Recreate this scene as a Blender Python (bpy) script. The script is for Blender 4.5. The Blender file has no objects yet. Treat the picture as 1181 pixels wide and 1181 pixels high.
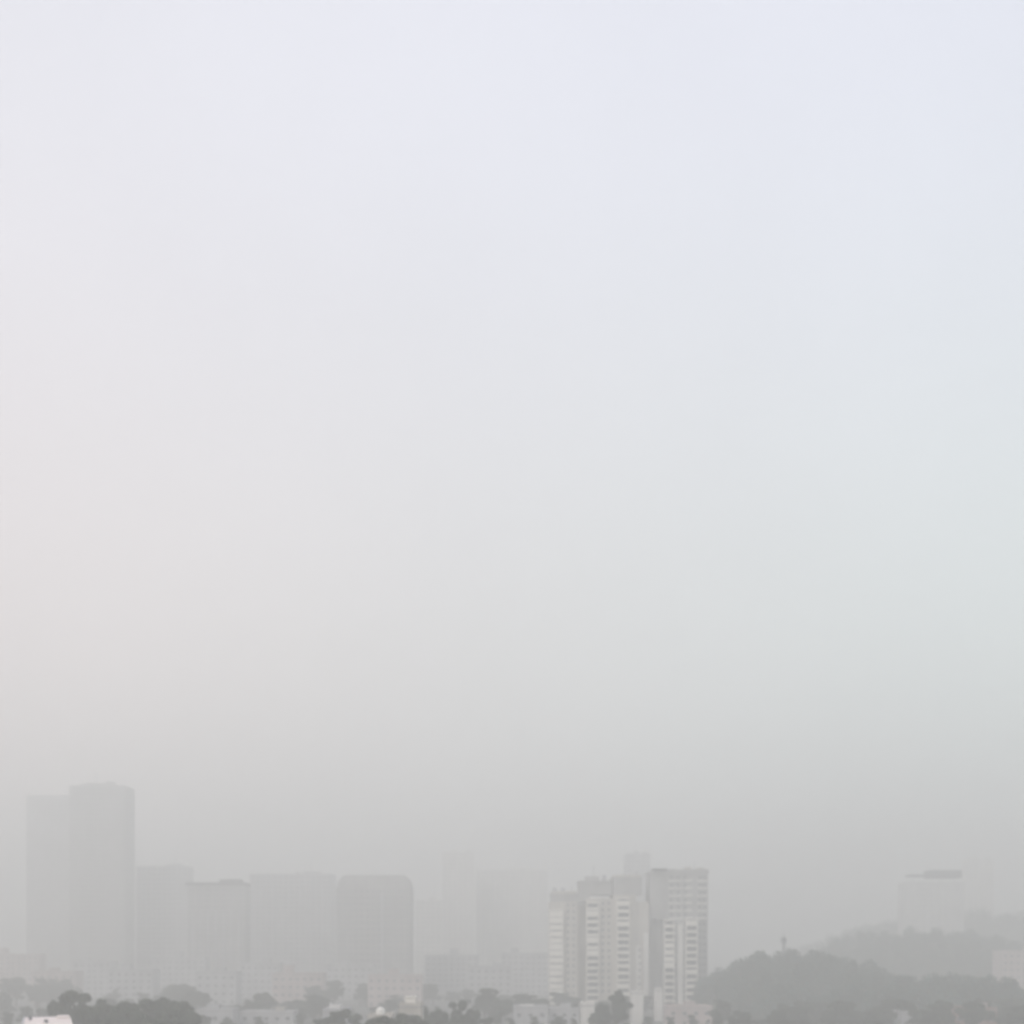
import bpy, math, random
import numpy as np

R = math.radians
scene = bpy.context.scene
COL = scene.collection
F = 1463.0            # focal length in photo pixels (photo is 1181 wide)
HZ = 1090.0           # row of the horizon
CZ = 30.0             # height of the viewpoint above the city ground


def wx(px, d):
    return (px - 590.5) / F * d


def wz(py, d):
    return CZ + (HZ - py) / F * d


# ------------------------------------------------------------------ materials
def mat(name, col, rough=0.85, var=0.12, scale=0.25, spec=0.3, stain=0.0):
    m = bpy.data.materials.new(name)
    m.use_nodes = True
    nt = m.node_tree
    b = nt.nodes['Principled BSDF']
    b.inputs['Roughness'].default_value = rough
    b.inputs['Specular IOR Level'].default_value = spec
    tc = nt.nodes.new('ShaderNodeTexCoord')
    n = nt.nodes.new('ShaderNodeTexNoise')
    n.inputs['Scale'].default_value = scale
    n.inputs['Detail'].default_value = 6
    mp = nt.nodes.new('ShaderNodeMapping')
    mp.inputs['Scale'].default_value = (1, 1, 0.35 if stain else 1)
    nt.links.new(tc.outputs['Object'], mp.inputs['Vector'])
    nt.links.new(mp.outputs['Vector'], n.inputs['Vector'])
    r = nt.nodes.new('ShaderNodeValToRGB')
    r.color_ramp.elements[0].position = 0.3
    r.color_ramp.elements[1].position = 0.7
    lo = [c * (1 - var - stain) for c in col]
    hi = [min(1, c * (1 + var)) for c in col]
    r.color_ramp.elements[0].color = (*lo, 1)
    r.color_ramp.elements[1].color = (*hi, 1)
    nt.links.new(n.outputs['Fac'], r.inputs['Fac'])
    nt.links.new(r.outputs['Color'], b.inputs['Base Color'])
    return m


M = {
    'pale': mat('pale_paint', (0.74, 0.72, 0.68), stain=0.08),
    'white': mat('white_paint', (0.86, 0.845, 0.82), var=0.04, stain=0.04),
    'warmwhite': mat('warm_white_paint', (0.70, 0.635, 0.61), var=0.07, stain=0.06),
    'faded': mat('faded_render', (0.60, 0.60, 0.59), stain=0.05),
    'beige': mat('beige_render', (0.52, 0.49, 0.44), stain=0.08),
    'grey': mat('grey_render', (0.37, 0.365, 0.355), stain=0.08),
    'palegrey': mat('pale_grey_render', (0.46, 0.46, 0.47), stain=0.06),
    'pinkgrey': mat('pinkish_render', (0.50, 0.42, 0.40), stain=0.08),
    'midgrey': mat('mid_grey_render', (0.24, 0.24, 0.25), stain=0.06),
    'dark': mat('dark_concrete', (0.055, 0.055, 0.06)),
    'cream': mat('cream_paint', (0.86, 0.825, 0.75), var=0.05, stain=0.07),
    'roof': mat('roof_screed', (0.34, 0.335, 0.33), scale=0.6),
    'brick': mat('red_brown_render', (0.30, 0.19, 0.165), scale=0.5),
    'glass': mat('window_glass', (0.045, 0.05, 0.055), rough=0.12, var=0.3, scale=0.4, spec=0.6),
    'tint': mat('tinted_glazing', (0.25, 0.255, 0.265), rough=0.3, var=0.25, scale=0.15, spec=0.5),
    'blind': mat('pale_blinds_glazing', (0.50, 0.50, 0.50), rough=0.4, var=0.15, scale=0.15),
    'frame': mat('window_frame_paint', (0.6, 0.6, 0.6)),
    'steel': mat('galvanised_steel', (0.18, 0.19, 0.19), rough=0.5),
    'bark': mat('bark', (0.09, 0.07, 0.05), scale=3),
    'leaf_a': mat('leaf_dark', (0.060, 0.074, 0.052), var=0.45, scale=0.5),
    'leaf_b': mat('leaf_mid', (0.082, 0.100, 0.066), var=0.45, scale=0.5),
    'wood': mat('hill_wood_leaf', (0.060, 0.105, 0.088), var=0.5, scale=0.09),
    'ground': mat('city_ground', (0.13, 0.13, 0.12), scale=0.03, var=0.35),
    'hill': mat('hill_soil', (0.055, 0.065, 0.045), scale=0.05, var=0.4),
    'asphalt': mat('asphalt', (0.05, 0.05, 0.052), scale=0.4),
    'tank': mat('white_tank_plastic', (0.84, 0.83, 0.78), var=0.03, rough=0.5),
}


# ------------------------------------------------------------------ mesh builder
class MB:
    def __init__(self):
        self.v, self.f, self.mi = [], [], []

    def box(self, x0, x1, y0, y1, z0, z1, mi=0):
        b = len(self.v)
        self.v += [(x0, y0, z0), (x1, y0, z0), (x1, y1, z0), (x0, y1, z0),
                   (x0, y0, z1), (x1, y0, z1), (x1, y1, z1), (x0, y1, z1)]
        for q in ((0, 3, 2, 1), (4, 5, 6, 7), (0, 1, 5, 4), (1, 2, 6, 5), (2, 3, 7, 6), (3, 0, 4, 7)):
            self.f.append(tuple(b + i for i in q))
            self.mi.append(mi)
        return self

    def tube(self, p0, p1, r0, r1=None, n=8, mi=0):
        r1 = r0 if r1 is None else r1
        p0, p1 = np.array(p0, float), np.array(p1, float)
        d = (p1 - p0) / np.linalg.norm(p1 - p0)
        a = np.cross(d, (0, 0, 1) if abs(d[2]) < .9 else (1, 0, 0))
        a /= np.linalg.norm(a)
        c = np.cross(d, a)
        b = len(self.v)
        for p, r in ((p0, r0), (p1, r1)):
            for i in range(n):
                t = 2 * math.pi * i / n
                self.v.append(tuple(p + r * (math.cos(t) * a + math.sin(t) * c)))
        for i in range(n):
            j = (i + 1) % n
            self.f.append((b + i, b + j, b + n + j, b + n + i))
            self.mi.append(mi)
        self.f.append(tuple(b + i for i in reversed(range(n))))
        self.f.append(tuple(b + n + i for i in range(n)))
        self.mi += [mi, mi]
        return self

    def build(self, name, mats, parent=None, loc=(0, 0, 0)):
        me = bpy.data.meshes.new(name)
        me.from_pydata([tuple(map(float, p)) for p in self.v], [], self.f)
        for m in (mats if isinstance(mats, (list, tuple)) else [mats]):
            me.materials.append(m)
        me.polygons.foreach_set('material_index', self.mi)
        me.update()
        o = bpy.data.objects.new(name, me)
        COL.objects.link(o)
        o.location = loc
        if parent is not None:
            o.parent = parent
        return o


def tag(o, label, cat, group=None):
    o['label'] = label
    o['category'] = cat
    if group:
        o['group'] = group
    return o


def thing(name, label, cat, loc, rz=0.0, group=None):
    o = bpy.data.objects.new(name, None)
    COL.objects.link(o)
    o.location = loc
    o.rotation_euler = (0, 0, rz)
    return tag(o, label, cat, group)


def dup(o, parent, loc):
    c = o.copy()
    COL.objects.link(c)
    c.parent = parent
    c.location = loc
    return c


# ------------------------------------------------------------------ buildings
def window_mesh(w, h):
    """a framed window about the origin, outer face looking to -y"""
    mb = MB()
    t = 0.09
    mb.box(-w / 2, w / 2, -.02, .10, -h / 2, -h / 2 + t, 0)
    mb.box(-w / 2, w / 2, -.02, .10, h / 2 - t, h / 2, 0)
    mb.box(-w / 2, -w / 2 + t, -.02, .10, -h / 2 + t, h / 2 - t, 0)
    mb.box(w / 2 - t, w / 2, -.02, .10, -h / 2 + t, h / 2 - t, 0)
    if w > 1.3:
        mb.box(-.04, .04, -.01, .10, -h / 2 + t, h / 2 - t, 0)
    mb.box(-w / 2 + t, w / 2 - t, .04, .08, -h / 2 + t, h / 2 - t, 1)
    return mb


def rail_parapet(mb, x0, x1, y0, y1, z, h=1.1, t=.25):
    mb.box(x0, x1, y0, y0 + t, z, z + h)
    mb.box(x0, x1, y1 - t, y1, z, z + h)
    mb.box(x0, x0 + t, y0 + t, y1 - t, z, z + h)
    mb.box(x1 - t, x1, y0 + t, y1 - t, z, z + h)


BAYR = random.Random(11)


def bay_stack(root, x0, x1, yf, yb, z0, z1, fh=3.2, wmat='cream', sp=1.15):
    """projecting stack of balconies: side cheeks, back wall and a slab front at
    each floor; every floor's window is its own sub-part"""
    mb = MB()
    n = int(round((z1 - z0) / fh))
    fh = (z1 - z0) / n
    mb.box(x0 + .25, x1 - .25, yf + 1.7, yb, z0, z1)
    mb.box(x0, x0 + .25, yf, yb, z0, z1 + .6)
    mb.box(x1 - .25, x1, yf, yb, z0, z1 + .6)
    for i in range(n):
        z = z0 + i * fh
        mb.box(x0 + .25, x1 - .25, yf - .15, yf + 1.7, z, z + .22)
        k_ = BAYR.choice((1, 1, 1, 1, 1.2, 1.45, 1.9, 2.3))     # some balconies are closed in higher than others
        mb.box(x0 - .15, x1 + .15, yf - .30, yf - .15, z, z + min(sp * k_, fh - .35))
    mb.box(x0 + .25, x1 - .25, yf - .15, yf + 1.7, z1, z1 + .55)
    b = mb.build('balcony_bay', M[wmat], root)
    w = window_mesh(x1 - x0 - .55, fh - .30)
    first = None
    for i in range(n):
        loc = ((x0 + x1) / 2, yf + 1.58, z0 + i * fh + .22 + (fh - .24) / 2)
        if first is None:
            first = w.build('window', [M['glass'], M['glass']], b, loc)
        else:
            dup(first, b, loc)
    return b


def wall_windows(parent, xs, yf, z0, n, fh, w=1.3, h=1.5):
    first = None
    for x in xs:
        for i in range(n):
            loc = (x, yf, z0 + i * fh + 1.7)
            if first is None:
                first = window_mesh(w, h).build('window', [M['frame'], M['glass']], parent, loc)
            else:
                dup(first, parent, loc)


def band_tower(name, label, cat, px0, px1, ytop, d, depth, fh=3.6, wall='palegrey',
               pier=4.5, pw=0.6, crown=0.0, inset=0.0, rz=0.0, group=None, spandrel=1.5, glaze='tint', clutter=True):
    """hazy high block: floors of ribbon glazing between spandrels and piers"""
    s = d / F
    W = (px1 - px0) * s
    H = wz(ytop, d)
    root = thing(name, label, cat, (wx((px0 + px1) / 2, d), d, 0), rz, group)
    body = H - crown
    n = max(2, int(round(body / fh)))
    fh = body / n
    x0, x1, y0, y1 = -W / 2, W / 2, 0, depth
    mb = MB()
    e = .35
    for i in range(n):
        z = i * fh
        mb.box(x0, x1, y0, y1, z, z + spandrel)
    npx = max(2, int(round(W / pier)))
    npy = max(2, int(round(depth / pier)))
    px_ = W / npx
    for i in range(n):                         # piers between the spandrels
        za, zb = i * fh + spandrel, (i + 1) * fh
        for k in range(npx + 1):
            xc = x0 + k * px_
            a, b = max(x0, xc - pw / 2), min(x1, xc + pw / 2)
            mb.box(a, b, y0, y0 + e, za, zb)
            mb.box(a, b, y1 - e, y1, za, zb)
        for k in range(1, npy):
            yc = y0 + k * depth / npy
            mb.box(x0, x0 + e, yc - pw / 2, yc + pw / 2, za, zb)
            mb.box(x1 - e, x1, yc - pw / 2, yc + pw / 2, za, zb)
    mb.build('wall', M[wall], root)
    g = MB().box(x0 + e, x1 - e, y0 + e, y1 - e, spandrel, fh)
    first = None
    for i in range(n):
        if first is None:
            first = g.build('window_band', M[glaze], root)
        else:
            dup(first, root, (0, 0, i * fh))
    rf = MB()
    rf.box(x0, x1, y0, y1, body, body + .3)
    rail_parapet(rf, x0, x1, y0, y1, body + .3)
    r = rf.build('roof', M[wall], root)
    if clutter:
        k = sum(map(ord, label)) % 7
        a = -W * (.30 - .07 * k)
        MB().box(a, a + W * .22, depth * .3, depth * .6, body + .3, body + 3.4).build('lift_room', M[wall], r)
        b = W * (.34 - .05 * k)
        MB().box(b, b + 2.6, depth * .25, depth * .25 + 2.6, body + .3, body + 2.6).build('roof_plant', M['midgrey'], r)
        c_ = a + W * .1
        MB().tube((c_, depth * .45, body + 3.4), (c_, depth * .45, body + 7 + k), .2, .08, 6).build('aerial', M['steel'], r)
    return root, W, body, r


def low_house(name, label, px0, px1, ytop, d, depth, wall, rz=0.0, tank=None, head=None, cat='building', win=True,
              group=None):
    """low block: walls, parapet roof, framed windows, tank and stair head"""
    s = d / F
    W = (px1 - px0) * s
    H = wz(ytop, d) - 1.0
    root = thing(name, label, cat, (wx((px0 + px1) / 2, d), d, 0), rz, group)
    MB().box(-W / 2, W / 2, 0, depth, 0, H).build('wall', M[wall], root)
    mb = MB().box(-W / 2 - .2, W / 2 + .2, -.2, depth + .2, H, H + .25)
    r = mb.build('roof', M['roof'], root)
    pb = MB()
    rail_parapet(pb, -W / 2, W / 2, 0, depth, H + .25, .75)
    pb.build('parapet', M[wall], r)
    if win:
        n = max(1, int(H // 3.3))
        nx = max(1, int(W // 3.4))
        n_top = min(n, max(1, 60 // nx))
        xs = [-W / 2 + (k + .5) * W / nx for k in range(nx)]
        fh = H / n
        wall_windows(root, xs, -.05, (n - n_top) * fh, n_top, fh, 1.5, 1.4)
    if head:
        hx0, hx1, hh, hm = head
        hb = MB().box(hx0, hx1, 1.2, 4.4, H + .25, H + hh)
        hb.box(hx0 - .2, hx1 + .2, 1.0, 4.6, H + hh, H + hh + .18)
        o = hb.build('stair_head', M[hm], root)
        MB().box(hx1 - .05, hx1 + .05, 2.3, 3.2, H + .3, H + min(hh - .2, 2.3)).build(
            'door', M['midgrey'], o)
    if tank:
        tx, tr, tz = tank
        st = MB()
        for a in (-1, 1):
            for b in (-1, 1):
                st.box(tx + a * tr * .7 - .06, tx + a * tr * .7 + .06, 2.4 + b * tr * .7 - .06, 2.4 + b * tr * .7 + .06,
                       H + .25, H + tz)
        st.box(tx - tr, tx + tr, 2.4 - tr, 2.4 + tr, H + tz, H + tz + .1)
        so = st.build('tank_stand', M['steel'], root)
        tb = MB()
        z = H + tz + .1
        tb.tube((tx, 2.4, z), (tx, 2.4, z + 1.5), tr, tr, 16)
        tb.tube((tx, 2.4, z + 1.5), (tx, 2.4, z + 1.85), tr, tr * .35, 16)
        tb.tube((tx, 2.4, z + 1.85), (tx, 2.4, z + 2.0), tr * .3, tr * .3, 12)
        tb.build('water_tank', M['tank'], root)
    return root, W, H


# ---- the pair of pale apartment towers right of centre
D = 600.0
s = D / F


def lx(px, c):
    return (px - c) * s


c = 690
top = lambda py: wz(py, D)
t = thing('apartment_tower', 'pale stepped apartment tower with columns of bright balconies, left half of the joined pair',
          'apartment tower', (wx(c, D), D, 0))
mb = MB()
mb.box(lx(634, c), lx(666, c), 0, 22, 0, top(1040))
mb.box(lx(666, c), lx(676, c), 5, 22, 0, top(1042))
mb.box(lx(676, c), lx(707, c), -1, 22, 0, top(1036))
mb.box(lx(707, c), lx(733, c), -2.5, 22, 0, top(1032))
mb.box(lx(733, c), lx(748, c), -1.2, 20, 0, top(1040))
wall = mb.build('wall', M['beige'], t)
cr = MB()
cr.box(lx(636, c), lx(680, c), 1.0, 20, top(1040) + .003, top(1032))
cr.box(lx(668, c), lx(706, c), 2.0, 18, top(1032) + .003, top(1017))
cr.box(lx(707, c), lx(740, c), -1.0, 18, top(1032) + .003, top(1013))
cr.box(lx(706, c), lx(741, c), -1.6, 18.6, top(1013) + .003, top(1013) + .5)
cr.box(lx(667, c), lx(706, c) - .3, 1.4, 18.6, top(1017) + .003, top(1017) + .5)
cr.box(lx(635, c), lx(666, c), .4, 20.6, top(1032) + .003, top(1032) + .5)
crown = cr.build('roof_storey', M['grey'], t)
MB().box(lx(676, c), lx(692, c), 5, 12, top(1017) + .503, top(1010)).build('lift_room', M['grey'], t)
MB().box(lx(712, c), lx(730, c), 5, 12, top(1013) + .503, top(1008)).build('lift_room', M['grey'], t)
bay_stack(t, lx(634, c), lx(649, c), -2.4, 0, 0, top(1050), sp=2.45)
bay_stack(t, lx(676.5, c), lx(690, c), -3.4, -1, 0, top(1042))
bay_stack(t, lx(711, c), lx(725, c), -4.9, -2.5, 0, top(1037))
MB().box(lx(741.5, c), lx(747, c), -3.2, -1.2, 0, top(1076)).box(lx(733.5, c), lx(739, c), -1.9, -1.2, 0, top(1090)).build(
    'wall_fin', M['pale'], t)
wall_windows(wall, [lx(655, c), lx(661.5, c)], -.05, top(1040) - 14 * 3.2, 14, 3.2, 1.1, 1.4)
wall_windows(wall, [lx(695, c), lx(702, c)], -1.05, top(1038) - 14 * 3.2, 14, 3.2, 1.3, 1.4)
wall_windows(wall, [lx(737, c)], -1.95, top(1092) - 8 * 3.2, 8, 3.2, 1.0, 1.4)

for px_, yy_, zz_ in ((640, 6, 1032), (650, 9, 1032), (698, 8, 1017), (735, 9, 1013)):
    a_ = lx(px_, c)
    b_ = top(zz_) + .5
    MB().box(a_ - .9, a_ + .9, yy_ - .9, yy_ + .9, b_, b_ + .9).tube((a_, yy_, b_ + .9), (a_, yy_, b_ + 2.9), 1.1, 1.1, 12).tube(
        (a_, yy_, b_ + 2.9), (a_, yy_, b_ + 3.3), 1.1, .3, 12).build('water_tank', M['palegrey'], t)
for px_, yy_, zz_, hh_ in ((660, 5, 1032, 4.5), (686, 9, 1010, 5.5), (722, 8, 1008, 5), (729, 10, 1008, 3.4)):
    a_ = lx(px_, c)
    MB().tube((a_, yy_, top(zz_)), (a_, yy_, top(zz_) + hh_), .14, .07, 6).tube((a_ - .8, yy_, top(zz_) + hh_ * .8), (a_ + .8, yy_, top(zz_) + hh_ * .8), .06).build(
        'aerial', M['steel'], t)
rl = MB()
rail_parapet(rl, lx(708, c), lx(739, c), -.6, 17.6, top(1013) + .5, 1.2, .2)
rail_parapet(rl, lx(636, c), lx(665, c), 1.4, 19.6, top(1032) + .5, 1.3, .2)
rl.build('parapet', M['beige'], t)

c = 783
t = thing('apartment_tower', 'taller flat-roofed apartment tower with a dark square crown, right half of the joined pair',
          'apartment tower', (wx(c, D), D, 0))
mb = MB()
mb.box(lx(765, c), lx(804, c), 0, 20, 0, top(1060))
mb.box(lx(748.6, c), lx(765, c), 6, 22, 0, top(1060))
mb.box(lx(804, c), lx(818, c), 5, 22, 0, top(1060))
wall = mb.build('wall', M['grey'], t)
cr = MB()
cr.box(lx(750, c), lx(817.5, c), 2.4, 21, top(1060) + .003, top(1007))
cr.box(lx(749, c), lx(818.5, c), 1.6, 21.8, top(1007) + .003, top(1005))
z0 = top(1060)
fh = (top(1008) - z0) / 6
crown = cr.build('roof_storey', M['grey'], t)
lg = MB()
for i in range(6):
    lg.box(lx(772, c), lx(788, c), 1.7, 2.4, z0 + i * fh + .1, z0 + i * fh + .8)
    lg.box(lx(791, c), lx(799, c), 1.5, 2.4, z0 + i * fh + .1, z0 + i * fh + 1.1)
    lg.box(lx(805, c), lx(816, c), 1.7, 2.4, z0 + i * fh + .1, z0 + i * fh + .8)
lg.build('ledge', M['pale'], t)
wall_windows(crown, [lx(775, c), lx(783, c), lx(791, c), lx(808, c), lx(813, c)], 2.32, z0 + .3, 6, fh, 1.6, 1.7)
MB().box(lx(753, c), lx(770, c), 0.4, 8, top(1005) + .5, top(1001.5)).box(
    lx(757, c), lx(766, c), 2, 6, top(1005) + .003, top(1005) + .5).build('roof_canopy', M['dark'], t)
for px_, yy_ in ((780, 8), (797, 10), (811, 7)):
    a_, b_ = lx(px_, c), top(1005) + .003
    MB().box(a_ - 1.6, a_ + 1.6, yy_, yy_ + 3, b_, b_ + 1.7 + (px_ % 3) * .5).build('roof_hut', M['beige'], t)
MB().tube((lx(803, c), 6, top(1005)), (lx(803, c), 6, top(1005) + 5), .14, .07, 6).build('aerial', M['steel'], t)
rl = MB()
rail_parapet(rl, lx(771, c), lx(818, c), 2, 21, top(1005) + .004, 1.1, .2)
rl.build('parapet', M['grey'], t)
# air-conditioner boxes hung beside the windows
first = None
for i, (px_, py_) in enumerate(((779, 1075), (788.8, 1090), (779, 1105), (788.8, 1121), (779, 1129))):
    o_ = MB().box(-.45, .45, -.75, -.06, -.35, .35).build('air_conditioner', M['palegrey'], wall) if first is None else dup(first, wall, (0, 0, 0))
    first = first or o_
    o_.location = (lx(px_, c), 0, top(py_))
bay_stack(t, lx(766, c), lx(777, c), -2.4, 0, 0, top(1062), wmat='cream')
MB().box(lx(781.5, c), lx(787, c), -1.5, 0, 0, top(1066)).build('wall_fin', M['pale'], t)
bay_stack(t, lx(790.5, c), lx(803.5, c), -2.6, 0, 0, top(1060), wmat='cream')
wall_windows(wall, [lx(779, c), lx(788.8, c)], -.05, top(1062) - 13 * 3.2, 13, 3.2, .8, 1.5)
wall_windows(wall, [lx(809, c), lx(814, c)], 4.95, top(1062) - 12 * 3.2, 12, 3.2, 1.2, 1.4)

# ---- fading towers
d = 900.0
r, W, H, rf = band_tower('office_tower', 'tall broad hazy tower at far left, taller darker wing on its right side',
                         'office tower', 80, 144, 908, d, 24, clutter=False, wall='grey', pier=3.2, pw=.9)
sw = d / F
x0, x1 = -W / 2 - 52 * sw, -W / 2
hh = wz(916, d) - 1.4
wb = MB()
n = 38
f2 = hh / n
for i in range(n):
    wb.box(x0, x1 - .05, 4, 24, i * f2, i * f2 + 1.9)
    for k in range(9):
        xx = x0 + k * (x1 - x0 - 1) / 8
        wb.box(xx, xx + .9, 4, 4.35, i * f2 + 1.9, (i + 1) * f2)
wb.box(x0, x1 - .05, 4, 24, hh, hh + 1.2)
wo = wb.build('side_wing', M['palegrey'], r)
MB().box(-W / 2 + 6, W / 2 - 12, 6, 16, H + .3, H + 3.6).box(4, 9, 8, 14, H + 3.6, H + 5.4).build('lift_room', M['grey'], rf)
MB().tube((-4, 10, H + 3.6), (-4, 10, H + 13), .35, .12, 6).build('aerial', M['steel'], rf)
g = MB().box(x0 + .35, x1 - .1, 4.35, 23.6, 1.9, f2)
first = None
for i in range(n):
    if first is None:
        first = g.build('window_band', M['blind'], wo)
    else:
        dup(first, wo, (0, 0, i * f2))

r, W, H, rf = band_tower('slab_block', 'faint wide slab block just right of the tall far left tower', 'apartment block',
                         157, 216, 1001, 930, 18, wall='palegrey', pier=3.6, pw=1.2)
r, W, H, rf = band_tower('apartment_block', 'hazy grey block with dark flat roof canopy, left of the round-shouldered tower',
                         'apartment block', 216, 282, 1024, 800, 18, clutter=False, wall='grey', pier=5, pw=1.6)
MB().box(-W / 2 - 1, W / 2 + .5, -1.5, 16, H + 1.45, H + 3.4).box(
    W / 2 - 16, W / 2 - 3, 1, 10, H + 3.4, H + 5.5).build('roof_canopy', M['dark'], r)
fins = MB()
for k in range(7):
    xx = -W / 2 + 3 + k * (W - 7) / 6
    fins.box(xx, xx + 1.1, -.8, 0, 0, H - 14)
fins.build('wall_fin', M['palegrey'], r)
r, W, H, rf = band_tower('long_block', 'pale long block with thin upright ribs between the dark-roofed block and round-shouldered tower',
                         'apartment block', 288, 384, 1010, 890, 16, wall='palegrey', pier=3.8, pw=1.4)
fins = MB()
for k in range(12):
    xx = -W / 2 + 1.5 + k * (W - 4) / 11
    fins.box(xx, xx + .9, -.7, 0, 0, H - 6 - (k % 3) * 5)
fins.build('wall_fin', M['palegrey'], r)

# tower with rounded shoulders
d = 740.0
r, W, H, rf = band_tower('office_tower', 'dark hazy tower with rounded roof shoulders, left of the picture centre', 'office tower',
                         388, 473, 1026, d, 26, clutter=False, wall='grey', pier=3.4, pw=1.0)
m_ = MB()
steps = 7
rr = wz(1009, d) - H - 1.4
for k in range(steps):
    a0, a1 = k / steps, (k + 1) / steps
    ins = rr * (1 - math.sqrt(max(0, 1 - a0 ** 2))) + .3
    m_.box(-W / 2 + ins, W / 2 - ins, .6 + ins * .5, 25.4 - ins * .5, H + 1.4 + rr * a0, H + 1.4 + rr * a1)
m_.build('curved_crown', M['grey'], r)
MB().box(W / 2 - 17.0, W / 2 - 15.6, -1.0, 0, 0, H - 2).build('wall_fin', M['palegrey'], r)

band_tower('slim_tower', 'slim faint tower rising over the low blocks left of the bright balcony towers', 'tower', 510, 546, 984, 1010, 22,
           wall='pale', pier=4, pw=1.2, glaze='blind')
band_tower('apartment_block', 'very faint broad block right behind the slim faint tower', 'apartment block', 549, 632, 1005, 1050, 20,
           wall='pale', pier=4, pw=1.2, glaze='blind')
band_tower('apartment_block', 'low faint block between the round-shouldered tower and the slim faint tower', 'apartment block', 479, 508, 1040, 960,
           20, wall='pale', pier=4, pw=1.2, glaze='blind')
band_tower('high_rise', 'ghostly tower top showing behind the roofs of the balcony towers', 'tower', 722, 750, 986, 960, 18,
           wall='palegrey', pier=4, pw=1.2)
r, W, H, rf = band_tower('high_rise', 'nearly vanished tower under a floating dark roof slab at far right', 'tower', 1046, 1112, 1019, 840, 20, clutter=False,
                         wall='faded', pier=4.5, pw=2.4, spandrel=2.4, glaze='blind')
MB().box(-4, W / 2 - 2, -1.5, 12, H + 3.6, H + 8.8).box(-W / 2 + 2, -4.05, 0, 10, H + 4.6, H + 6.0).build('roof_slab', M['dark'], r)
sp_ = MB()
for xx in (-W / 2 + 5, -2, 5, W / 2 - 6):
    sp_.box(xx, xx + .8, 3, 3.8, H + 1.4, H + 4.6 if xx < -4 else H + 3.6)
sp_.build('roof_post', M['faded'], r)
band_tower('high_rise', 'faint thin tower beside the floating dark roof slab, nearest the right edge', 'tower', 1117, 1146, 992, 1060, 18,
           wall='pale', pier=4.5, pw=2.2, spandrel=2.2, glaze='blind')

# ---- low city band
lows = [
    ('low grey block at the foot of the tall far left tower', 84, 128, 1108, 730, 'palegrey'),
    ('lower grey block beside the foot of the tall far left tower', 124, 176, 1118, 640, 'palegrey'),
    ('long low grey block under the dark-roofed block', 178, 236, 1104, 760, 'palegrey'),
    ('small low block stepping down under the dark-roofed block', 226, 272, 1120, 630, 'palegrey'),
    ('low block with an uneven roofline under the ribbed long block', 276, 322, 1110, 720, 'palegrey'),
    ('squat low block under the right end of the ribbed long block', 314, 372, 1122, 620, 'pinkgrey'),
    ('low block standing in front of the round-shouldered tower', 376, 430, 1112, 690, 'palegrey'),
    ('squat block at the right foot of the round-shouldered tower', 424, 486, 1124, 610, 'pinkgrey'),
    ('flat grey block under the slim faint tower', 490, 552, 1101, 780, 'palegrey'),
    ('lower flat block below the very faint broad block', 540, 590, 1114, 680, 'palegrey'),
    ('flat grey block touching the left side of the balcony towers', 578, 632, 1099, 760, 'palegrey'),
    ('pale pinkish low block at the left picture edge', -20, 44, 1100, 800, 'pinkgrey'),
    ('lower pinkish block between the left picture edge and the tall tower', 36, 86, 1120, 660, 'pinkgrey'),
    ('pale pinkish block at the right picture edge beyond the hills', 1156, 1215, 1096, 680, 'pinkgrey'),
]
for i, (lb, a, b, yt, dd, wm) in enumerate(lows):
    Wl = (b - a) * dd / F
    low_house('low_block', lb, a, b, yt, dd, 14, wm, head=(-Wl * (.3 - .09 * (i % 5)), -Wl * (.3 - .09 * (i % 5)) + 5, 2.6 + (i % 3), wm))

# ---- houses among the trees
r, W, H = low_house('white_house', 'bright white flat rooftop at the bottom left corner, closest building', -60, 168, 1215, 84, 20,
                    'warmwhite', rz=.351)
hb = MB()
zt = wz(1173, 100.0)
hb.box(-1.66, 1.66, .6, 16.9, H + .25, zt - .16)
hb.box(-1.74, 1.74, .4, 17.0, zt - .16, zt)
hb.box(.75, 1.65, 14.0, 16.6, zt, zt + .15)
so = hb.build('stair_head', M['warmwhite'], r)
MB().box(-1.3, -1.05, 13.0, 13.3, zt, zt + .3).box(-.2, .1, 9.0, 9.3, zt, zt + .25).build('vent', M['midgrey'], so)
MB().box(-1.72, .7, 16.85, 17.0, zt, zt + .06).box(-1.72, -1.6, .45, 16.85, zt, zt + .06).build('kerb', M['palegrey'], so)
MB().box(-.45, .45, .54, .6, H + .3, min(zt - .4, H + 2.3)).build('door', M['midgrey'], so)

low_house('house', 'house with a bright white rooftop tank, lower of the two bright specks', 424, 452, 1170, 262, 7, 'beige', tank=(-.1, .95, .35))
r, W, H = low_house('house', 'house with a cream stair head, upper of the two bright specks', 460, 486, 1157, 290, 8, 'beige',
                    head=(-1.2, 1.2, 2.3, 'cream'))
low_house('house', 'small pale house showing over the trees left of the bright specks', 372, 400, 1163, 330, 9, 'palegrey',
          head=(-1.6, 1.2, 1.6, 'white'))
low_house('house', 'low house with a thin white parapet left of the balcony towers', 592, 632, 1160, 440, 10, 'palegrey',
          head=(-3.5, 1.0, 1.2, 'white'))
low_house('house', 'low grey house with a roof hut against the foot of the balcony towers', 634, 668, 1162, 450, 10, 'palegrey', head=(-1, 2.4, 2.2, 'palegrey'))
low_house('narrow_house', 'narrow white upright house end just left of the lone dark tree', 672, 686, 1157, 400, 12, 'pale', win=False)
low_house('narrow_house', 'narrow pale stair tower between the lone dark tree and tower foot', 729, 742, 1143, 470, 8, 'pale', win=False)
low_house('narrow_house', 'slender white post-like stair shaft, right of the lone dark tree', 757, 764, 1140, 500, 8, 'pale', win=False)
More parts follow.
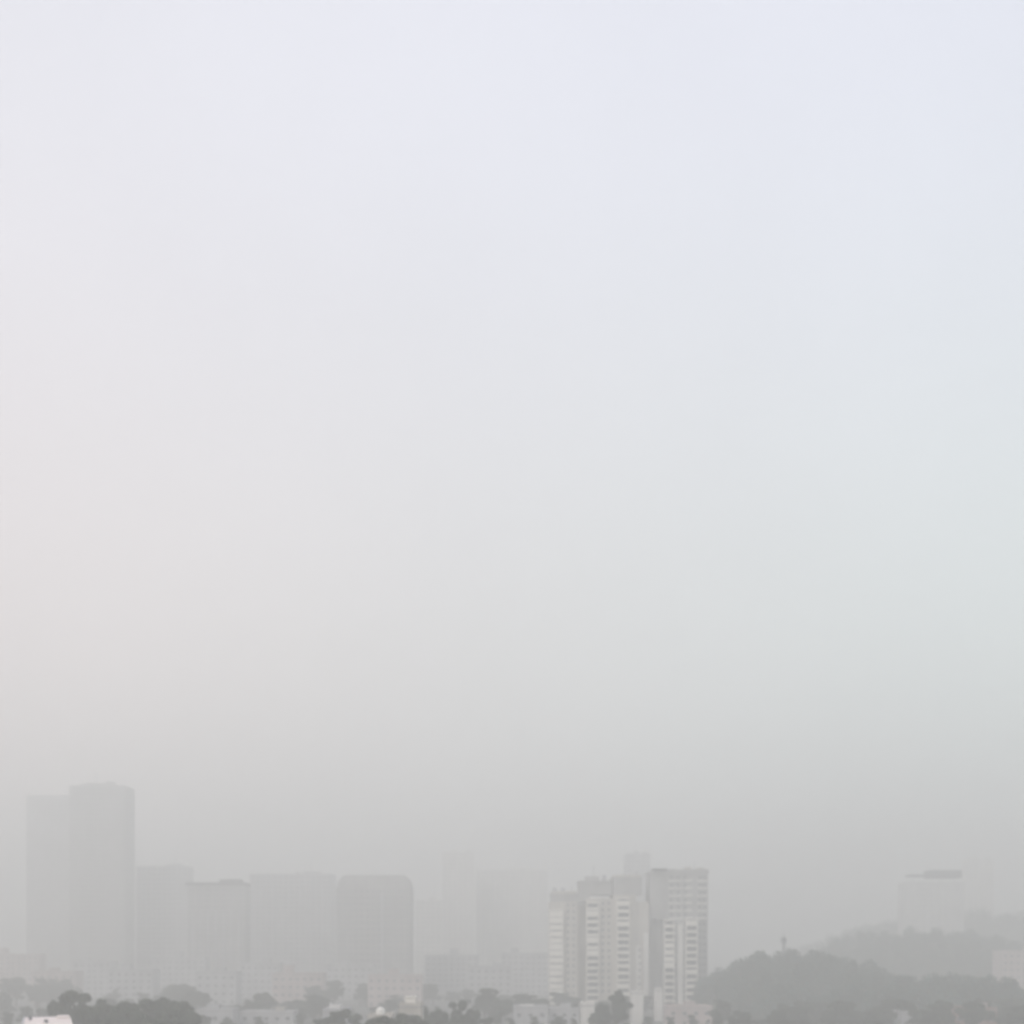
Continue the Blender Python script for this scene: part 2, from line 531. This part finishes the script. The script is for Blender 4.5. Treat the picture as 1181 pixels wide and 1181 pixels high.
low_house('house', 'brownish low house under the right balcony tower', 770, 822, 1160, 460, 12, 'pinkgrey', head=(-2, 2, 2.4, 'pinkgrey'))
low_house('house', 'long reddish low house below the hills at the right', 1088, 1150, 1162, 410, 12, 'brick', head=(2.5, 6.0, 2.4, 'pinkgrey'))
low_house('house', 'small grey house left of the long reddish house', 1040, 1062, 1166, 400, 9, 'palegrey')
low_house('house', 'plain grey house right of the bottom left tree clump', 228, 268, 1163, 420, 10, 'palegrey', head=(-3, 1, 2.2, 'palegrey'))
low_house('house', 'wide grey house halfway between the two left tree clumps', 276, 338, 1166, 430, 10, 'palegrey', head=(3, 6, 2.2, 'beige'))


# ------------------------------------------------------------------ trees
def leaf_mesh(name, rng, blobs, n, size, mats_, jitter=.16, up=.25):
    """leaf-sized faces over and inside a set of uneven blobs"""
    bl = np.array(blobs, float)
    wgt = bl[:, 3] * bl[:, 4]
    idx = rng.choice(len(bl), n, p=wgt / wgt.sum())
    dr = rng.normal(size=(n, 3))
    dr /= np.linalg.norm(dr, axis=1)[:, None]
    rad = np.clip(1 - np.abs(rng.normal(0, jitter * 1.6, n)), .15, 1.12)
    # clumpy: drop leaves by a cheap lump function
    P = bl[idx, :3] + dr * rad[:, None] * bl[idx][:, [3, 3, 4]]
    lump = np.sin(P[:, 0] * 2.1 + 1.3) + np.sin(P[:, 1] * 2.3 + .4) + np.sin(P[:, 2] * 2.6)
    P = P[lump > rng.uniform(-2.2, .6, n)]
    n = len(P)
    nrm = rng.normal(size=(n, 3)) + np.array([0, 0, up])
    nrm /= np.linalg.norm(nrm, axis=1)[:, None]
    a = np.cross(nrm, rng.normal(size=(n, 3)))
    a /= np.linalg.norm(a, axis=1)[:, None]
    b = np.cross(nrm, a)
    sz = (size * rng.uniform(.6, 1.4, n))[:, None]
    v = np.stack([P - a * sz * .5, P + b * sz * .32, P + a * sz * .5, P - b * sz * .32], 1).reshape(-1, 3)
    me = bpy.data.meshes.new(name)
    me.vertices.add(4 * n)
    me.vertices.foreach_set('co', v.astype(np.float32).ravel())
    me.loops.add(4 * n)
    me.loops.foreach_set('vertex_index', np.arange(4 * n, dtype=np.int32))
    me.polygons.add(n)
    me.polygons.foreach_set('loop_start', np.arange(0, 4 * n, 4, dtype=np.int32))
    me.polygons.foreach_set('loop_total', np.full(n, 4, np.int32))
    for m in mats_:
        me.materials.append(m)
    me.polygons.foreach_set('material_index', rng.integers(0, len(mats_), n).astype(np.int32))
    me.update(calc_edges=True)
    return me


rng = np.random.default_rng(7)
KINDS = []                                   # (height, crown radius, trunk mesh, crown mesh)
for k in range(5):
    h = [16, 15, 13, 17, 12][k]
    cr_ = [5.0, 4.6, 4.2, 3.6, 4.4][k]
    zc = h * .64
    ox, oy = rng.uniform(-.22, .22, 2) * cr_
    blobs = [(ox, oy, zc, cr_ * .55, h * .22)]
    tb = MB()
    tb.tube((0, 0, 0), (.15, .1, h * .42), .34, .24)
    tb.tube((.15, .1, h * .42), (ox * .5, oy * .5, h * .8), .24, .08)
    for j in range(15):
        an = 2 * math.pi * (j * .618 + rng.uniform(-.1, .1))
        rr_ = cr_ * rng.uniform(.3, 1.0)
        zz = h * rng.uniform(.34, .93)
        if zz > h * .7:
            rr_ *= .62
        p = (ox + rr_ * math.cos(an), oy + rr_ * math.sin(an), zz)
        q = rng.uniform(.16, .40)
        blobs.append((*p, cr_ * q, cr_ * q * rng.uniform(.5, .85)))
        tb.tube((.15, .1, h * rng.uniform(.3, .5)), p, .12, .04, 6)
    me_c = leaf_mesh('crown', rng, blobs, 9000, .62, [M['leaf_a'], M['leaf_b']])
    to = tb.build('trunk', M['bark'])
    zmax = float(np.max([v.co.z for v in me_c.vertices]))
    KINDS.append((zmax, cr_, to.data, me_c))
    bpy.data.objects.remove(to)

rnd = random.Random(3)


def tree(px, ytop, d, label, group=None, kind=None, wide=1.0, name='tree'):
    k = rnd.randrange(5) if kind is None else kind
    h, cr_, tm, cm = KINDS[k]
    z = wz(ytop, d)
    sc = z / h
    root = thing(name, label, 'tree', (wx(px, d), d, 0), rnd.uniform(0, 6.28), group)
    root.scale = (sc * wide, sc * wide, sc)
    for nm, me in (('trunk', tm), ('crown', cm)):
        o = bpy.data.objects.new(nm, me)
        COL.objects.link(o)
        o.parent = root
    return root


# left clump
tree(97, 1141, 285, 'dark round-topped tree, tallest of the bottom left clump', kind=0, wide=.85)
tree(74, 1152, 292, 'small dark tree on the left end of the bottom left clump', kind=4, wide=.6)
tree(196, 1149, 290, 'dark tree on the right end of the bottom left clump', kind=1, wide=.95)
tree(165, 1150, 284, 'broad dark tree in the middle right of the bottom left clump', kind=0, wide=.85)
tree(128, 1157, 280, 'lower dark tree in the dip of the bottom left clump', kind=2, wide=.9)
for px, yt, dd in ((140, 1153, 288), (180, 1152, 292), (210, 1157, 290), (118, 1151, 290), (84, 1160, 284), (158, 1166, 258), (196, 1168, 262), (150, 1160, 262), (185, 1161, 266), (112, 1160, 268), (206, 1166, 274), (90, 1164, 276), (172, 1170, 250), (132, 1172, 252)):
    tree(px, yt, dd, 'dark tree crown packed low inside the bottom left clump', 'low trees of the bottom left clump', wide=.9)
# middle clump
tree(392, 1162, 322, 'dark tree on the left end of the middle clump, under a pale house', kind=1, wide=.85)
tree(488, 1158, 330, 'dark tree just right of the upper bright speck', kind=4, wide=.8)
tree(524, 1153, 334, 'taller dark tree on the right end of the middle clump', kind=0, wide=.75)
tree(545, 1163, 338, 'small dark tree at the right end of the middle clump', kind=2, wide=.7)
for px, yt, dd in ((372, 1172, 318), (412, 1169, 316), (428, 1172, 250), (449, 1170, 254), (468, 1168, 275), (484, 1170, 270), (472, 1166, 322), (505, 1164, 322), (536, 1170, 324), (558, 1173, 332)):
    tree(px, yt, dd, 'dark tree crown packed low inside the middle clump', 'low trees of the middle clump', wide=.85)
# lone tree at the tower foot
tree(712, 1141, 372, 'lone dark tree standing in front of the balcony tower foot', kind=3, wide=1.0)
tree(696, 1156, 366, 'smaller dark tree leaning on the left of the lone dark tree', kind=4, wide=.7)
# in-between greyer trees
g = 'grey trees between the low houses'
for px, yt, dd in ((8, 1166, 420), (30, 1160, 440), (52, 1162, 430), (236, 1170, 400), (262, 1174, 395), (300, 1172, 405), (345, 1168, 410), (350, 1162, 460),
                   (575, 1168, 420), (590, 1174, 400), (618, 1172, 405), (645, 1171, 410), (662, 1174, 402), (690, 1172, 410), (748, 1172, 410), (775, 1172, 405),
                   (800, 1170, 420), (565, 1160, 470), (640, 1158, 480), (505, 1160, 480), (320, 1160, 490), (205, 1158, 480), (400, 1160, 470)):
    tree(px, yt, dd, 'faded grey tree among the low houses along the bottom', g, wide=1.0)
g = 'street trees fading out in front of the low blocks'
cpx = -10.0
while cpx < 760:
    dd = rnd.uniform(455, 640) if cpx < 630 else rnd.uniform(455, 560)
    hz_ = rnd.uniform(6.5, 14.0)
    for k in range(rnd.randrange(2, 6)):          # uneven bunches with gaps between
        px = cpx + rnd.uniform(-14, 14)
        zt_ = hz_ * rnd.uniform(.65, 1.1)
        tree(px, HZ + (CZ - zt_) / dd * F, dd + rnd.uniform(-12, 12), 'pale hazy tree in the band between the low blocks and the houses', g,
             wide=rnd.uniform(1.1, 2.0))
    cpx += rnd.uniform(14, 36)
g = 'trees at the foot of the hills'
for i in range(34):
    px = 826 + i * 11.2 + rnd.uniform(-5, 5)
    dd = rnd.uniform(372, 440)
    tree(px, 1150 + rnd.uniform(0, 26) - (dd - 400) * .06, dd, 'grey-green tree in the row along the foot of the hills', g, wide=rnd.uniform(1.0, 1.9))


# ------------------------------------------------------------------ ground and hills
def struct(o):
    o['kind'] = 'structure'
    return o


E = 2900.0
gm = MB()
gm.v = [(-E, -E, 0), (E, -E, 0), (E, E, 0), (-E, E, 0)]
gm.f = [(0, 1, 2, 3)]
gm.mi = [0]
struct(gm.build('ground', M['ground']))
rd = MB()
rd.v = [(-400, 505, .004), (700, 520, .004), (700, 530, .004), (-400, 515, .004)]
rd.f = [(0, 1, 2, 3)]
rd.mi = [0]
struct(rd.build('road', M['asphalt']))


def hill(cx, cy, rx, ry, h, seed, n_leaf, label, tree_h=7.0, flat=1.0):
    rg = np.random.default_rng(seed)
    N = 60
    u = np.linspace(-1, 1, N)
    ph = rg.uniform(0, 6.28, 8)

    def hgt(X, Y):
        r2 = X ** 2 + Y ** 2
        base = np.clip(1 - r2 ** flat, 0, 1) ** 1.1
        n_ = (np.sin(X * 5 + ph[0]) * np.cos(Y * 4 + ph[1]) * .10 + np.sin(X * 11 + ph[2] + Y * 7) * .05
              + np.sin(X * 21 + ph[3]) * np.sin(Y * 17 + ph[4]) * .025)
        return h * base * (1 + n_) - .5

    X, Y = np.meshgrid(u, u)
    Z = hgt(X, Y)
    mb = MB()
    mb.v = [(x * rx, y * ry, z) for x, y, z in zip(X.ravel(), Y.ravel(), Z.ravel())]
    for i in range(N - 1):
        for j in range(N - 1):
            a = i * N + j
            mb.f.append((a, a + 1, a + N + 1, a + N))
            mb.mi.append(0)
    o = struct(mb.build('hill', M['hill'], loc=(cx, cy, 0)))
    # woods on it: rounded crowns of leaf-sized faces
    nt_ = int(rx * ry * 3.14 / 42)
    blobs = []
    for _ in range(nt_):
        r_, a_ = math.sqrt(rg.uniform(0, .93)), rg.uniform(0, 6.28)
        x, y = r_ * math.cos(a_), r_ * math.sin(a_)
        z = float(hgt(np.array(x), np.array(y)))
        cr = rg.uniform(2.2, 5.4)
        th = tree_h * rg.uniform(.45, 1.6)
        blobs.append((x * rx, y * ry, z + th * .55, cr, th * .5))
    me = leaf_mesh('woodland', rg, blobs, n_leaf, 1.1, [M['wood'], M['wood'], M['leaf_b']], jitter=.3)
    w = bpy.data.objects.new('woodland', me)
    COL.objects.link(w)
    w.location = (cx, cy, 0)
    w['kind'] = 'stuff'
    tag(w, label, 'woodland')
    return hgt


h1 = hill(wx(922, 545), 545, 48, 72, 18.0, 1, 200000, 'grey-green woods covering the nearest broad hill at the right', flat=1.25)
hill(wx(1070, 770), 770, 92, 80, 29.0, 2, 200000, 'fading woods over the second hill toward the right edge', flat=1.5)
hill(wx(1110, 1020), 1020, 165, 90, 50.0, 5, 160000, 'palest woods on the farthest hill, almost lost in the haze')
hill(wx(1040, 490), 490, 62, 40, 9.0, 9, 150000, 'woods over the low knoll in front of the two hills', flat=2.0)

# ---- mast on the near hill
mx, my = wx(904, 540), 540
hx, hy = (mx - wx(922, 545)) / 48, (my - 545) / 72
bz = float(h1(np.array(hx), np.array(hy)))
mr = thing('mast', 'thin lattice mast standing up from the nearest hill', 'mast', (mx, my, bz))
zt = wz(1076, 540) - bz
lat = MB()
n = 8
for a in range(3):
    p = [(math.cos(a * 2.094), math.sin(a * 2.094))]
    lat.tube((1.3 * p[0][0], 1.3 * p[0][1], 0), (.5 * p[0][0], .5 * p[0][1], zt * .9), .16, .12, 6)
    q = (math.cos((a + 1) * 2.094), math.sin((a + 1) * 2.094))
    for i in range(n):
        za, zb = zt * .9 * i / n, zt * .9 * (i + 1) / n
        ra, rb = 1.3 - .8 * i / n, 1.3 - .8 * (i + 1) / n
        lat.tube((ra * p[0][0], ra * p[0][1], za), (rb * q[0], rb * q[1], zb), .07, .07, 5)
        lat.tube((ra * q[0], ra * q[1], za), (rb * p[0][0], rb * p[0][1], zb), .07, .07, 5)
lat.build('lattice', M['steel'], mr)
MB().tube((0, 0, zt * .86), (0, 0, zt), .14, .08, 6).build('rod', M['steel'], mr)
for a in range(3):
    an = a * 2.094 + .5
    MB().box(-.25, .25, -.14, .14, -1.1, 1.1).build('antenna', M['steel'], mr,
                                                   (math.cos(an) * .95, math.sin(an) * .95, zt * .82))
    MB().tube((math.cos(an) * .3, math.sin(an) * .3, zt * .82), (math.cos(an) * .9, math.sin(an) * .9, zt * .82), .06).build(
        'bracket', M['steel'], mr)

# ------------------------------------------------------------------ haze
HAZE_TOP = 160.0
DENS = 0.0023
hz = MB().box(-2950, 2950, -2950, 2950, -1.0, HAZE_TOP).build('haze', [])
hm = bpy.data.materials.new('haze_air')
hm.use_nodes = True
nt = hm.node_tree
nt.nodes.clear()
out = nt.nodes.new('ShaderNodeOutputMaterial')
pv = nt.nodes.new('ShaderNodeVolumePrincipled')
pv.inputs['Color'].default_value = (0.900, 0.902, 0.876, 1)
pv.inputs['Density'].default_value = DENS
pv.inputs['Density Attribute'].default_value = ''
pv.inputs['Anisotropy'].default_value = 0.3
nt.links.new(pv.outputs['Volume'], out.inputs['Volume'])
hz.data.materials.clear()
hz.data.materials.append(hm)
hz['kind'] = 'stuff'
tag(hz, 'even pale grey smog filling the air over the whole city', 'haze')

# ------------------------------------------------------------------ sky and sun
CLOUD = 5.2
SUN_EL, SUN_AZ = R(46), R(-140)
w = bpy.data.worlds.new('World')
scene.world = w
w.use_nodes = True
nt = w.node_tree
bg = nt.nodes['Background']
sky = nt.nodes.new('ShaderNodeTexSky')
sky.sky_type = 'NISHITA'
sky.sun_disc = False
sky.sun_elevation = SUN_EL
sky.sun_rotation = SUN_AZ
sky.air_density = 1.0
sky.dust_density = 4.0
sky.ozone_density = 1.0
hs = nt.nodes.new('ShaderNodeHueSaturation')      # thin overcast takes most of the blue out
hs.inputs['Saturation'].default_value = 0.25
nt.links.new(sky.outputs['Color'], hs.inputs['Color'])
# the bright cloud sheet above the smog: slightly cooler and bluer away from the sun
tc = nt.nodes.new('ShaderNodeTexCoord')
sx = nt.nodes.new('ShaderNodeSeparateXYZ')
nt.links.new(tc.outputs['Generated'], sx.inputs['Vector'])


def ramp(sock, lo, hi):
    n_ = nt.nodes.new('ShaderNodeMapRange')
    n_.interpolation_type = 'SMOOTHSTEP'
    n_.inputs['From Min'].default_value = lo
    n_.inputs['From Max'].default_value = hi
    nt.links.new(sock, n_.inputs['Value'])
    return n_.outputs['Result']


def mixc(fac, a_, b_):
    n_ = nt.nodes.new('ShaderNodeMixRGB')
    nt.links.new(fac, n_.inputs['Fac'])
    for sk, c_ in ((n_.inputs['Color1'], a_), (n_.inputs['Color2'], b_)):
        if isinstance(c_, tuple):
            sk.default_value = (*c_, 1)
        else:
            nt.links.new(c_, sk)
    return n_.outputs['Color']


low_ = mixc(ramp(sx.outputs['X'], -.6, .6), (CLOUD * 1.085, CLOUD * .94, CLOUD * .935), (CLOUD * .89, CLOUD * 1.035, CLOUD * 1.02))
high_ = mixc(ramp(sx.outputs['X'], -.6, .6), (CLOUD * .99, CLOUD * .985, CLOUD * 1.08), (CLOUD * .95, CLOUD * .995, CLOUD * 1.15))
cl_ = mixc(ramp(sx.outputs['Z'], .15, .62), low_, high_)
nz = nt.nodes.new('ShaderNodeTexNoise')
nz.inputs['Scale'].default_value = 2.6
nz.inputs['Detail'].default_value = 4
nt.links.new(tc.outputs['Generated'], nz.inputs['Vector'])
sc_ = nt.nodes.new('ShaderNodeMapRange')
sc_.inputs['From Min'].default_value = .3
sc_.inputs['From Max'].default_value = .7
sc_.inputs['To Min'].default_value = .955
sc_.inputs['To Max'].default_value = 1.045
nt.links.new(nz.outputs['Fac'], sc_.inputs['Value'])
cl = nt.nodes.new('ShaderNodeVectorMath')
cl.operation = 'SCALE'
nt.links.new(cl_, cl.inputs[0])
nt.links.new(sc_.outputs['Result'], cl.inputs['Scale'])
mx_ = nt.nodes.new('ShaderNodeMixRGB')
mx_.inputs['Fac'].default_value = 0.78
nt.links.new(hs.outputs['Color'], mx_.inputs['Color1'])
nt.links.new(cl.outputs['Vector'], mx_.inputs['Color2'])
nt.links.new(mx_.outputs['Color'], bg.inputs['Color'])
bg.inputs['Strength'].default_value = 0.12

sd = bpy.data.lights.new('sun', 'SUN')
sd.energy = 1.0
sd.angle = R(14)
sd.color = (1.0, 0.92, 0.86)
so = bpy.data.objects.new('sun', sd)
COL.objects.link(so)
so.rotation_euler = (R(90) - SUN_EL, 0, math.pi - SUN_AZ)

# ------------------------------------------------------------------ camera
cd = bpy.data.cameras.new('camera')
cam = bpy.data.objects.new('camera', cd)
COL.objects.link(cam)
cam.location = (0, 0, CZ)
cam.rotation_euler = (R(90), 0, 0)
cd.sensor_width = 36
cd.lens = F / 1181 * 36
cd.shift_y = (HZ - 590.5) / 1181
cd.clip_start = 1
cd.clip_end = 9000
scene.camera = cam
cd.dof.use_dof = True            # soft hand-held focus a little short of the city
cd.dof.focus_distance = 11.5
cd.dof.aperture_fstop = 1.4

scene.render.engine = 'CYCLES'
cy = scene.cycles
cy.volume_bounces = 4
cy.max_bounces = 6
cy.use_denoising = True
cy.filter_width = 1.5
vs = scene.view_settings
vs.view_transform = 'Standard'
vs.look = 'None'
vs.exposure = 0.72
vs.gamma = 1.0
